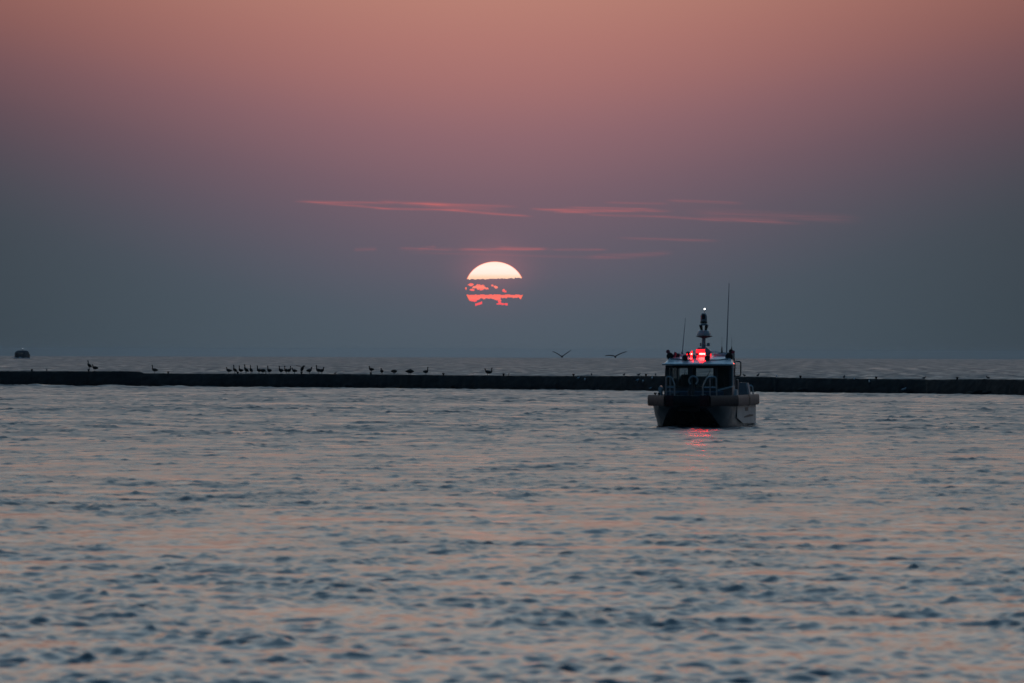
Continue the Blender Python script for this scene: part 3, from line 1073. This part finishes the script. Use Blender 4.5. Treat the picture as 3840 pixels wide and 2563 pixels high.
def fender(p, qn, name, mat, z0=.795, z1=1.21, th=.13, grow=0.0, e0=0.0, e1=0.0):
    p, qn = Vector(p), Vector(qn)
    dr = (qn - p).normalized()
    n = Vector((dr.y, -dr.x))
    if n.dot(Vector((p.x + qn.x, p.y + qn.y - 10))) < 0:
        n = -n
    p2, q2 = p + dr * e0, qn - dr * e1
    t = th + grow
    prof = [(-.10, z0 + .02), (t * .7, z0 - grow), (t, z0 + .07), (t, z1 - .09), (t * .72, z1 + grow), (-.10, z1 - .01)]
    secs = []
    for c in (p2, q2):
        secs.append([(c.x + n.x * a, c.y + n.y * a, z) for a, z in prof])
    return MB().loft(secs).build(name, mat, pb, smooth=60)


def lerp2(a, b, t):
    return (a[0] + (b[0] - a[0]) * t, a[1] + (b[1] - a[1]) * t)


fender(PATH[2], lerp2(PATH[2], PATH[3], .16), 'fender', 'fender_red', e0=-.05)
fender(lerp2(PATH[2], PATH[3], .16), lerp2(PATH[2], PATH[3], .82), 'fender', 'fender_black', grow=-.012, e0=.004, e1=.004)
fender(lerp2(PATH[2], PATH[3], .82), PATH[3], 'fender', 'fender_red', e1=-.05)
fender(PATH[3], PATH[4], 'fender', 'fender', e0=.03, e1=-.04)
fender(PATH[1], PATH[2], 'fender', 'fender', e1=.03, e0=-.04)
fender(PATH[4], lerp2(PATH[4], PATH[5], .50), 'fender', 'fender_lit', e0=.03)
fender(lerp2(PATH[4], PATH[5], .50), lerp2(PATH[4], PATH[5], .56), 'fender', 'fender_black', grow=.012, e0=.004, e1=.004)
fender(lerp2(PATH[4], PATH[5], .56), PATH[5], 'fender', 'fender_lit')
fender(PATH[0], PATH[1], 'fender', 'fender_lit', e1=.03)
for x, y in ((-1.42, 1.75), (-1.22, 1.3)):
    MB().tube([(x - .05, y, 1.27), (x + .05, y, 1.27)], .03, 8).tube([(x, y, 1.10), (x, y, 1.27)], .03, 8).build('cleat', 'black', pb)

# cabin
CF, CR, ZB, ZT = 3.6, 6.4, 1.10, 2.33
HB, HT, RB = 1.30, 1.27, 1.13


def front_pt(x, z, off=0.0):
    t = (z - ZB) / (ZT - ZB)
    return (x, CF + .14 * t + off, z)


cab = MB()
cab.hexa([(-HB, CF, ZB), (HB, CF, ZB), (HB, CF + .07, ZB), (-HB, CF + .07, ZB), front_pt(-HB, 1.48), front_pt(HB, 1.48), front_pt(HB, 1.48, .07), front_pt(-HB, 1.48, .07)])
cab.hexa([front_pt(-HT, 2.25), front_pt(HT, 2.25), front_pt(HT, 2.25, .07), front_pt(-HT, 2.25, .07), front_pt(-HT, ZT), front_pt(HT, ZT), front_pt(HT, ZT, .07), front_pt(-HT, ZT, .07)])
cabin = cab.build('cabin', 'cabin', pb)
for x0, x1 in ((-1.30, -1.20), (-.36, -.24), (.64, .74), (1.20, 1.30)):
    MB().hexa([front_pt(x0, 1.483), front_pt(x1, 1.483), front_pt(x1, 1.483, .07), front_pt(x0, 1.483, .07), front_pt(x0 * .98, 2.247), front_pt(x1 * .98, 2.247), front_pt(x1 * .98, 2.247, .07), front_pt(x0 * .98, 2.247, .07)]).build('window_pillar', 'cabin', cabin)
for x0, x1 in ((-1.197, -.363), (-.237, .637), (.743, 1.197)):
    MB().hexa([front_pt(x0, 1.484, .03), front_pt(x1, 1.484, .03), front_pt(x1, 1.484, .04), front_pt(x0, 1.484, .04), front_pt(x0 * .98, 2.246, .03), front_pt(x1 * .98, 2.246, .03), front_pt(x1 * .98, 2.246, .04), front_pt(x0 * .98, 2.246, .04)]).build('windscreen', 'glass', cabin)
# side walls with a window band
for s in (-1, 1):
    def sw(y, z, o=0.0):
        u = (y - CF) / (CR - CF)
        return (s * ((HB + (RB - HB) * u) - .03 * (z - ZB) / (ZT - ZB) - o), y, z)
    w = MB()
    def quadbox(y0, y1, z0, z1):
        w.hexa([sw(y0, z0), sw(y1, z0), sw(y1, z0, .06), sw(y0, z0, .06), sw(y0, z1), sw(y1, z1), sw(y1, z1, .06), sw(y0, z1, .06)])
    quadbox(CF + .16, CR, ZB, 1.55)
    quadbox(CF + .16, CR, 2.22, ZT)
    quadbox(CF + .16, CF + .42, 1.55, 2.22)
    quadbox(4.75, 4.95, 1.55, 2.22)
    quadbox(6.15, CR, 1.55, 2.22)
    w.build('side_wall', 'mid', cabin)
    for y0, y1 in ((CF + .42, 4.75), (4.95, 6.15)):
        MB().hexa([sw(y0, 1.55, .02), sw(y1, 1.55, .02), sw(y1, 1.55, .03), sw(y0, 1.55, .03), sw(y0, 2.22, .02), sw(y1, 2.22, .02), sw(y1, 2.22, .03), sw(y0, 2.22, .03)]).build('side_window', 'glass', cabin)
# pale corner post on the port bow corner of the cabin
MB().hexa([(1.302, CF - .01, ZB), (1.345, CF + .02, ZB), (1.345, CF + .25, ZB), (1.302, CF + .25, ZB), (1.285, CF + .13, ZT), (1.325, CF + .16, ZT), (1.325, CF + .36, ZT), (1.285, CF + .36, ZT)]).build('corner_post', 'metal', cabin)
# rear bulkhead with a door opening and one small window
rw_ = MB()
rw_.box(-1.12, -1.04, CR, CR + .06, ZB, ZT)
rw_.box(-1.04, -.71, CR, CR + .06, ZB, 1.80)
rw_.box(-1.04, -.71, CR, CR + .06, 2.21, ZT)
rw_.box(-.71, -.39, CR, CR + .06, ZB, ZT)
rw_.box(-.39, .27, CR, CR + .06, 2.21, ZT)
rw_.box(-.39, .27, CR, CR + .06, ZB, 1.40)
rw_.box(.27, 1.12, CR, CR + .06, ZB, ZT)
rw_.build('rear_wall', 'cabin', cabin)
MB().box(-1.04, -.71, CR + .02, CR + .03, 1.80, 2.21).build('rear_window', 'glass', cabin)
MB().box(-.39, .27, CR + .02, CR + .03, 1.40, 2.21).build('rear_window', 'glass', cabin)
# seats and console inside
MB().box(-1.05, 1.05, 3.85, 4.25, 1.11, 1.52, .04).build('console', 'black', cabin)
for x in (-.62, .62):
    st = MB().box(x - .24, x + .24, 4.75, 5.2, 1.11, 1.45, .05).build('helm_seat', 'black', cabin)
    MB().box(x - .22, x + .22, 5.14, 5.28, 1.45, 1.98, .05).build('helm_seat', 'black', cabin)
MB().tube([(.10, CF - .02, 1.50), (.30, CF + .04, 1.83), (.46, CF + .08, 2.14)], .012, 6).build('wiper', 'black', cabin)
MB().tube([(-.60, CF - .02, 1.50), (-.56, CF + .04, 1.83), (-.50, CF + .08, 2.14)], .012, 6).build('wiper', 'black', cabin)

# roof with a sloping brow
b = MB()
secs = []
for y, w, zb, zt in ((3.28, 1.34, 2.335, 2.385), (3.34, 1.37, 2.335, 2.41), (3.8, 1.36, 2.335, 2.53), (4.3, 1.33, 2.335, 2.64), (4.7, 1.30, 2.335, 2.69), (6.6, 1.20, 2.335, 2.70), (6.75, 1.18, 2.335, 2.66)):
    secs.append([(-w + .03, y, zb), (w - .03, y, zb), (w, y, zb + .04), (w - .02, y, min(zt, zb + .07)), (w - .17, y, zt), (-w + .17, y, zt), (-w + .02, y, min(zt, zb + .07)), (-w, y, zb + .04)])
roof = b.loft(secs).build('roof', 'white', pb, smooth=28)
MB().tube([(-1.10, 3.95, 2.57), (-.5, 3.80, 2.54), (-.2, 3.80, 2.54)], .018, 6).build('roof_seam', 'darkgrey', roof)
MB().tube([(.42, 3.80, 2.54), (.7, 3.80, 2.54), (1.10, 3.95, 2.57)], .018, 6).build('roof_seam', 'darkgrey', roof)
MB().box(.46, 1.02, 4.75, 5.35, 2.62, 2.79, .03).build('roof_box', 'white', pb)
MB().box(-1.02, -.62, 4.75, 5.35, 2.62, 2.77, .03).build('roof_box', 'white', pb)
MB().box(-.96, -.80, 4.35, 4.55, 2.58, 2.79, .02).build('siren_box', 'darkgrey', pb)
MB().box(-.62, -.48, 4.9, 5.1, 2.66, 2.86, .04).build('vent', 'black', pb)


def floodlight(x, y, z, r, shape='round', pitch=0.0):
    if shape == 'round':
        h = MB().lathe([(.001, .26), (r * .6, .24), (r * .95, .06), (r, 0), (r, -.03), (r * .9, -.035), (.001, -.03)], (x, y, z), 'y', 20).build('floodlight', 'black', pb)
        MB().tube([(x, y + .08, z - r), (x, y + .08, z - r - .10)], .022, 8).build('bracket', 'metal', h)
    else:
        h = MB().box(x - r, x + r, y - .06, y + .12, z - .12, z + .12, .045).build('floodlight', 'black', pb)
        MB().torus((x - r * 1.25, y + .02, z - .02), .10, .012, 'x').build('bracket', 'metal', h)
    return h


floodlight(-1.15, 4.20, 2.68, .135)
floodlight(1.12, 4.20, 2.66, .145)
floodlight(-.51, 3.72, 2.62, .088, 'box')
floodlight(.35, 3.72, 2.62, .082, 'box')
MB().lathe([(.001, .22), (.035, .2), (.06, .08), (.075, 0), (.001, -.01)], (-1.24, 4.3, 2.85), 'y', 16).build('loudhailer', 'pink', pb)
MB().tube([(-1.20, 4.36, 2.82), (-1.05, 4.36, 2.68)], .03, 8).build('loudhailer_stalk', 'pink', pb)
MB().tube([(-1.02, 4.3, 2.62), (-.94, 4.3, 2.83)], .055, 10).build('horn', 'pink', pb)
MB().lathe([(.001, .2), (.05, .18), (.085, 0), (.001, -.01)], (1.15, 4.6, 2.87), 'y', 16).build('horn', 'black', pb)
MB().lathe([(.001, .18), (.03, .17), (.065, 0), (.001, -.01)], (1.245, 4.5, 2.845), 'y', 16).build('loudhailer', 'pink', pb)
MB().tube([(1.13, 4.65, 2.62), (1.15, 4.68, 2.86)], .022, 8).build('horn_stalk', 'black', pb)
# light bar
lb = MB().box(-.52, .36, 4.52, 4.66, 2.685, 2.735, .012).build('light_bar', 'mid', pb)
MB().box(-.06, .17, 4.505, 4.525, 2.737, 2.80, .004).build('lens', 'red_core', lb)
MB().box(-.075, .185, 4.528, 4.60, 2.7355, 2.82).box(-.075, .185, 4.47, 4.527, 2.803, 2.82).box(-.078, -.063, 4.48, 4.527, 2.7355, 2.802).box(.173, .188, 4.48, 4.527, 2.7355, 2.802).build('added_lens_hood', 'black', lb)  # hood added to send the red forward and keep it off the mast
MB().lathe([(.05, .03), (.06, .03), (.06, -.07), (.05, -.07), (.05, .02), (.001, .025), (.001, .03)], (-.36, 4.52, 2.765), 'y', 16).build('added_lens_hood', 'black', lb)  # same added shielding around the round lens
MB().lathe([(.001, .012), (.032, .010), (.034, 0), (.026, -.012), (.001, -.016)], (-.36, 4.52, 2.765), 'y', 16).build('lens', 'red_core', lb)
MB().box(-.385, -.325, 4.56, 4.62, 2.83, 2.88, .012).build('lens', 'red_soft', lb)
MB().tube([(-.355, 4.59, 2.735), (-.355, 4.59, 2.83)], .02, 8).build('lens_stalk', 'darkgrey', lb)
MB().box(.20, .34, 4.50, 4.56, 2.738, 2.775, .012).build('lens_cover', 'black', lb)
for x in (-.545, .365):
    MB().box(x, x + .02, 4.53, 4.65, 2.69, 2.78, .004).build('lens', 'red_fill', lb)  # added glowing ends that redden the gear to either side
bcn = MB().box(-.22, .15, 4.72, 4.90, 2.655, 2.95, .02).build('beacon', 'mid', pb)
for k in range(5):
    MB().box(-.205 + k * .069, -.145 + k * .069, 4.70, 4.718, 2.80, 2.94, .005).build('lens', 'red_soft', bcn)
MB().box(-.28, -.10, 4.15, 4.4, 2.57, 2.70, .02).build('equipment_box', 'mid', pb)
MB().tube(arc([(-.42, 4.9, 2.65), (-.42, 4.9, 2.845), (.62, 4.9, 2.845), (.62, 4.9, 2.65)], .05), .016, 8).build('roof_rail', 'metal', pb)
MB().tube(arc([(.52, 5.9, 2.65), (.52, 5.9, 2.80), (1.10, 5.9, 2.80), (1.10, 5.9, 2.65)], .05), .022, 8).build('roof_rail', 'darkgrey', pb)

# mast
mast = MB().loft([[(-.27, 5.3, 2.65), (.30, 5.3, 2.65), (.30, 5.8, 2.65), (-.27, 5.8, 2.65)], [(-.25, 5.32, 2.94), (.28, 5.32, 2.88), (.28, 5.78, 2.88), (-.25, 5.78, 2.94)],
                  [(-.20, 5.36, 3.01), (.14, 5.36, 3.01), (.14, 5.7, 3.01), (-.20, 5.7, 3.01)]]).build('mast', 'mid', pb)
MB().lathe([(.085, 3.005), (.075, 3.1), (.07, 3.43)], (0, 5.5, 0), n=16).build('post', 'mid', mast)
MB().box(.13, .24, 5.42, 5.55, 3.06, 3.19, .015).tube([(.05, 5.5, 3.1), (.14, 5.5, 3.1)], .015, 6).build('junction_box', 'mid', mast)
MB().box(-.14, -.09, 5.42, 5.52, 3.06, 3.19, .012).build('junction_box', 'mid', mast)
MB().lathe([(.06, 3.36), (.16, 3.39), (.30, 3.43), (.32, 3.455), (.29, 3.47), (.001, 3.475)], (0.02, 5.5, 0), n=28).build('platform', 'fender_red', mast)  # dark red paints in the red light falling on its underside
MB().lathe([(.001, 3.477), (.262, 3.477), (.266, 3.53), (.24, 3.60), (.225, 3.655), (.19, 3.675), (.001, 3.68)], (0, 5.5, 0), n=28).build('radar_dome', 'white', mast)
for a in (.5, 2.3, 3.6, 5.4):
    c, s = math.cos(a), math.sin(a)
    MB().tube([(.10 * c, 5.5 + .10 * s, 3.672), (.155 * c, 5.5 + .155 * s, 3.88)], [.026, .04], 8).build('strut', 'black', mast)
MB().lathe([(.001, 3.86), (.165, 3.86), (.17, 3.89), (.14, 3.90), (.13, 3.94)], (0, 5.5, 0), n=24).build('camera_base', 'mid', mast)
MB().lathe([(.13, 3.945), (.136, 3.96), (.136, 4.01), (.13, 4.02)], (0, 5.5, 0), n=24).build('camera_collar', 'black', mast)
cd = MB().lathe([(.125, 4.022), (.124, 4.10), (.124, 4.20), (.112, 4.27), (.075, 4.325), (.03, 4.345), (.001, 4.348)], (0, 5.5, 0), n=24).build('camera_dome', 'mid', mast)
MB().loft([[(x * .062, 5.5 - .123 + dy, 4.19 + z * .115) for x, z in ((-.8, -.75), (.8, -.75), (1, -.2), (.9, .5), (.45, .95), (-.45, .95), (-.9, .5), (-1, -.2))] for dy in (0, -.012)]).build('camera_window', 'black', cd)
MB().tube([(.03, 5.5, 4.34), (.03, 5.5, 4.46)], .011, 6).build('lamp_stalk', 'darkgrey', mast)
MB().lathe([(.001, -.032), (.022, -.022), (.032, 0), (.022, .022), (.001, .032)], (.03, 5.5, 4.49), n=14).build('masthead_lamp', 'white_lamp', mast)

# antennas
for x0, x1, y, zt, r0, r1 in ((.85, .94, 5.8, 5.49, .026, .010), (-.86, -.74, 5.8, 4.15, .020, .007)):
    a_ = MB().tube([(x0, y, 2.64), (x0, y, 2.80)], .04, 10).build('antenna', 'black', pb)
    MB().tube([(x0, y, 2.80), (x0 + (x1 - x0) * .5, y, (2.8 + zt) / 2 + .02), (x1, y, zt)], [r0, (r0 + r1) / 2, r1], 8).build('whip', 'mid', a_)
MB().tube([(-.93, 5.8, 2.66), (-.865, 5.8, 2.88)], .012, 6).build('antenna_stay', 'black', pb)
for x in (.62, 1.0):
    a_ = MB().tube([(x, 6.25, 2.62), (x, 6.25, 2.80), (x, 6.25, 3.06)], [.06, .042, .012], 8).build('antenna', 'black', pb)
    MB().tube([(x, 6.25, 3.06), (x, 6.25, 3.42)], .005, 5).build('whip', 'darkgrey', a_)

# gear hung on the port side of the roof
MB().torus((1.20, 5.0, 2.66), .17, .035, 'x').build('hose_coil', 'rope', pb)
MB().tube([(1.14, 4.2, 2.47), (1.22, 4.5, 2.78)], .02, 8).build('boat_hook', 'rope', pb)
MB().tube([(1.27, 4.7, 2.62), (1.30, 4.7, 2.3), (1.28, 4.7, 2.02)], .018, 8).build('strap', 'black', pb)
nl = MB().box(1.265, 1.34, 3.86, 3.98, 2.34, 2.44, .015).build('side_lamp', 'black', pb)
MB().lathe([(.001, -.05), (.03, -.042), (.044, -.01), (.044, 0)], (1.31, 3.855, 2.385), 'y', 14).build('lens', 'nav_red', nl)
MB().tube(arc([(1.12, 6.0, 2.48), (1.38, 6.0, 2.48), (1.38, 6.0, 1.92), (1.12, 6.0, 1.92)], .08), .024, 8).build('side_frame', 'darkgrey', pb)

# bow rails
for pts, mid, post in (([(-.92, 1.10), (-.92, 1.90), (-.74, 1.90), (-.60, 1.63), (-.60, 1.10)], (-.92, -.60, 1.505), -.77),
                       ([(.50, 1.10), (.50, 1.55), (.68, 1.90), (1.00, 1.90), (1.02, 1.10)], (.50, 1.02, 1.505), .77)):
    y = .78 if pts[0][0] > 0 else 1.0
    rl = MB().tube(arc([(x, y, z) for x, z in pts], .09), .026, 8).build('bow_rail', 'metal', pb)
    MB().tube([(mid[0], y, mid[2]), (mid[1], y, mid[2])], .020, 8).build('cross_bar', 'metal', rl)
    MB().tube([(post, y, 1.10), (post, y, 1.895)], .018, 8).build('upright', 'metal', rl)
MB().tube([(-.02, .95, 1.10), (-.02, .95, 1.45)], .07, 14).tube([(-.09, .95, 1.38), (.09, .95, 1.38)], .022, 10).build('mooring_post', 'darkgrey', pb)
MB().torus((-.07, 2.6, 1.75), .165, .03, 'y', -.9, math.pi + .9).build('hoop', 'metal', pb)
MB().tube([(-.07, 2.6, 1.10), (-.07, 2.6, 1.62)], .05, 10).build('hoop_post', 'darkgrey', pb)
MB().box(-1.12, 1.05, 2.9, 3.4, 1.10, 1.36, .04).build('foredeck_locker', 'deckblue', pb)
MB().box(-.9, -.62, 2.5, 2.8, 1.10, 1.30, .03).build('deck_box', 'darkgrey', pb)
MB().box(.22, .42, 2.4, 2.7, 1.10, 1.24, .03).build('deck_box', 'darkgrey', pb)
# bulwark wings beside the cabin
MB().prism([(-1.30, 1.10), (-1.40, 1.12), (-1.42, 1.45), (-1.36, 1.56), (-1.29, 1.46), (-1.32, 1.30)], 'y', 2.7, 3.3).build('bulwark', 'white', pb)
bw_ = MB().prism([(.86, 1.10), (1.36, 1.10), (1.36, 1.50), (.86, 1.36)], 'y', 3.05, 3.5).build('bulwark', 'fender_lit', pb)
MB().prism([(.83, 1.36), (1.36, 1.502), (1.36, 1.56), (.80, 1.415)], 'y', 3.02, 3.53).build('bulwark_cap', 'white', bw_)
MB().prism([(3.95, 1.12), (4.6, 1.12), (4.4, 1.42), (4.05, 1.40)], 'x', 1.34, 1.44).build('step_box', 'white', pb)
MB().box(1.26, 1.36, 5.1, 5.5, 1.12, 1.80, .03).build('side_locker', 'fender_lit', pb)
# stern locker and rail on the port quarter
lk = MB().loft([[(.98, 7.9, 1.11), (1.52, 7.9, 1.11), (1.52, 8.6, 1.11), (.98, 8.6, 1.11)], [(.99, 7.9, 1.65), (1.42, 7.9, 1.65), (1.42, 8.6, 1.65), (.99, 8.6, 1.65)]]).build('stern_locker', 'mid', pb)
MB().hexa([(1.48, 7.85, 1.11), (1.55, 7.85, 1.11), (1.55, 7.895, 1.11), (1.48, 7.895, 1.11), (1.37, 7.85, 1.66), (1.44, 7.85, 1.66), (1.44, 7.895, 1.66), (1.37, 7.895, 1.66)]).build('locker_edge', 'white', lk)
MB().tube(arc([(1.40, 9.2, 1.10), (1.38, 9.2, 1.55), (1.50, 9.2, 1.52), (1.54, 9.2, 1.10)], .1), .028, 8).build('stern_rail', 'metal', pb)

# ------------------------------------------------------------------ haze over the lake
hz = MB().box(-12500, 12500, -40, 12500, -13.5, 6.2).build('haze', None, smooth=0)
hm = bpy.data.materials.new('evening_haze')
hm.use_nodes = True
ht = hm.node_tree
ht.nodes.remove(ht.nodes['Principled BSDF'])
pv = ht.nodes.new('ShaderNodeVolumePrincipled')
pv.inputs['Color'].default_value = (.70, .82, .93, 1)
pv.inputs['Density'].default_value = 0.000035
pv.inputs['Anisotropy'].default_value = 0.35
ht.links.new(pv.outputs[0], ht.nodes['Material Output'].inputs['Volume'])
hz.data.materials.append(hm)
tag(hz, 'pale evening haze lying over the lake', 'haze', kind='stuff')
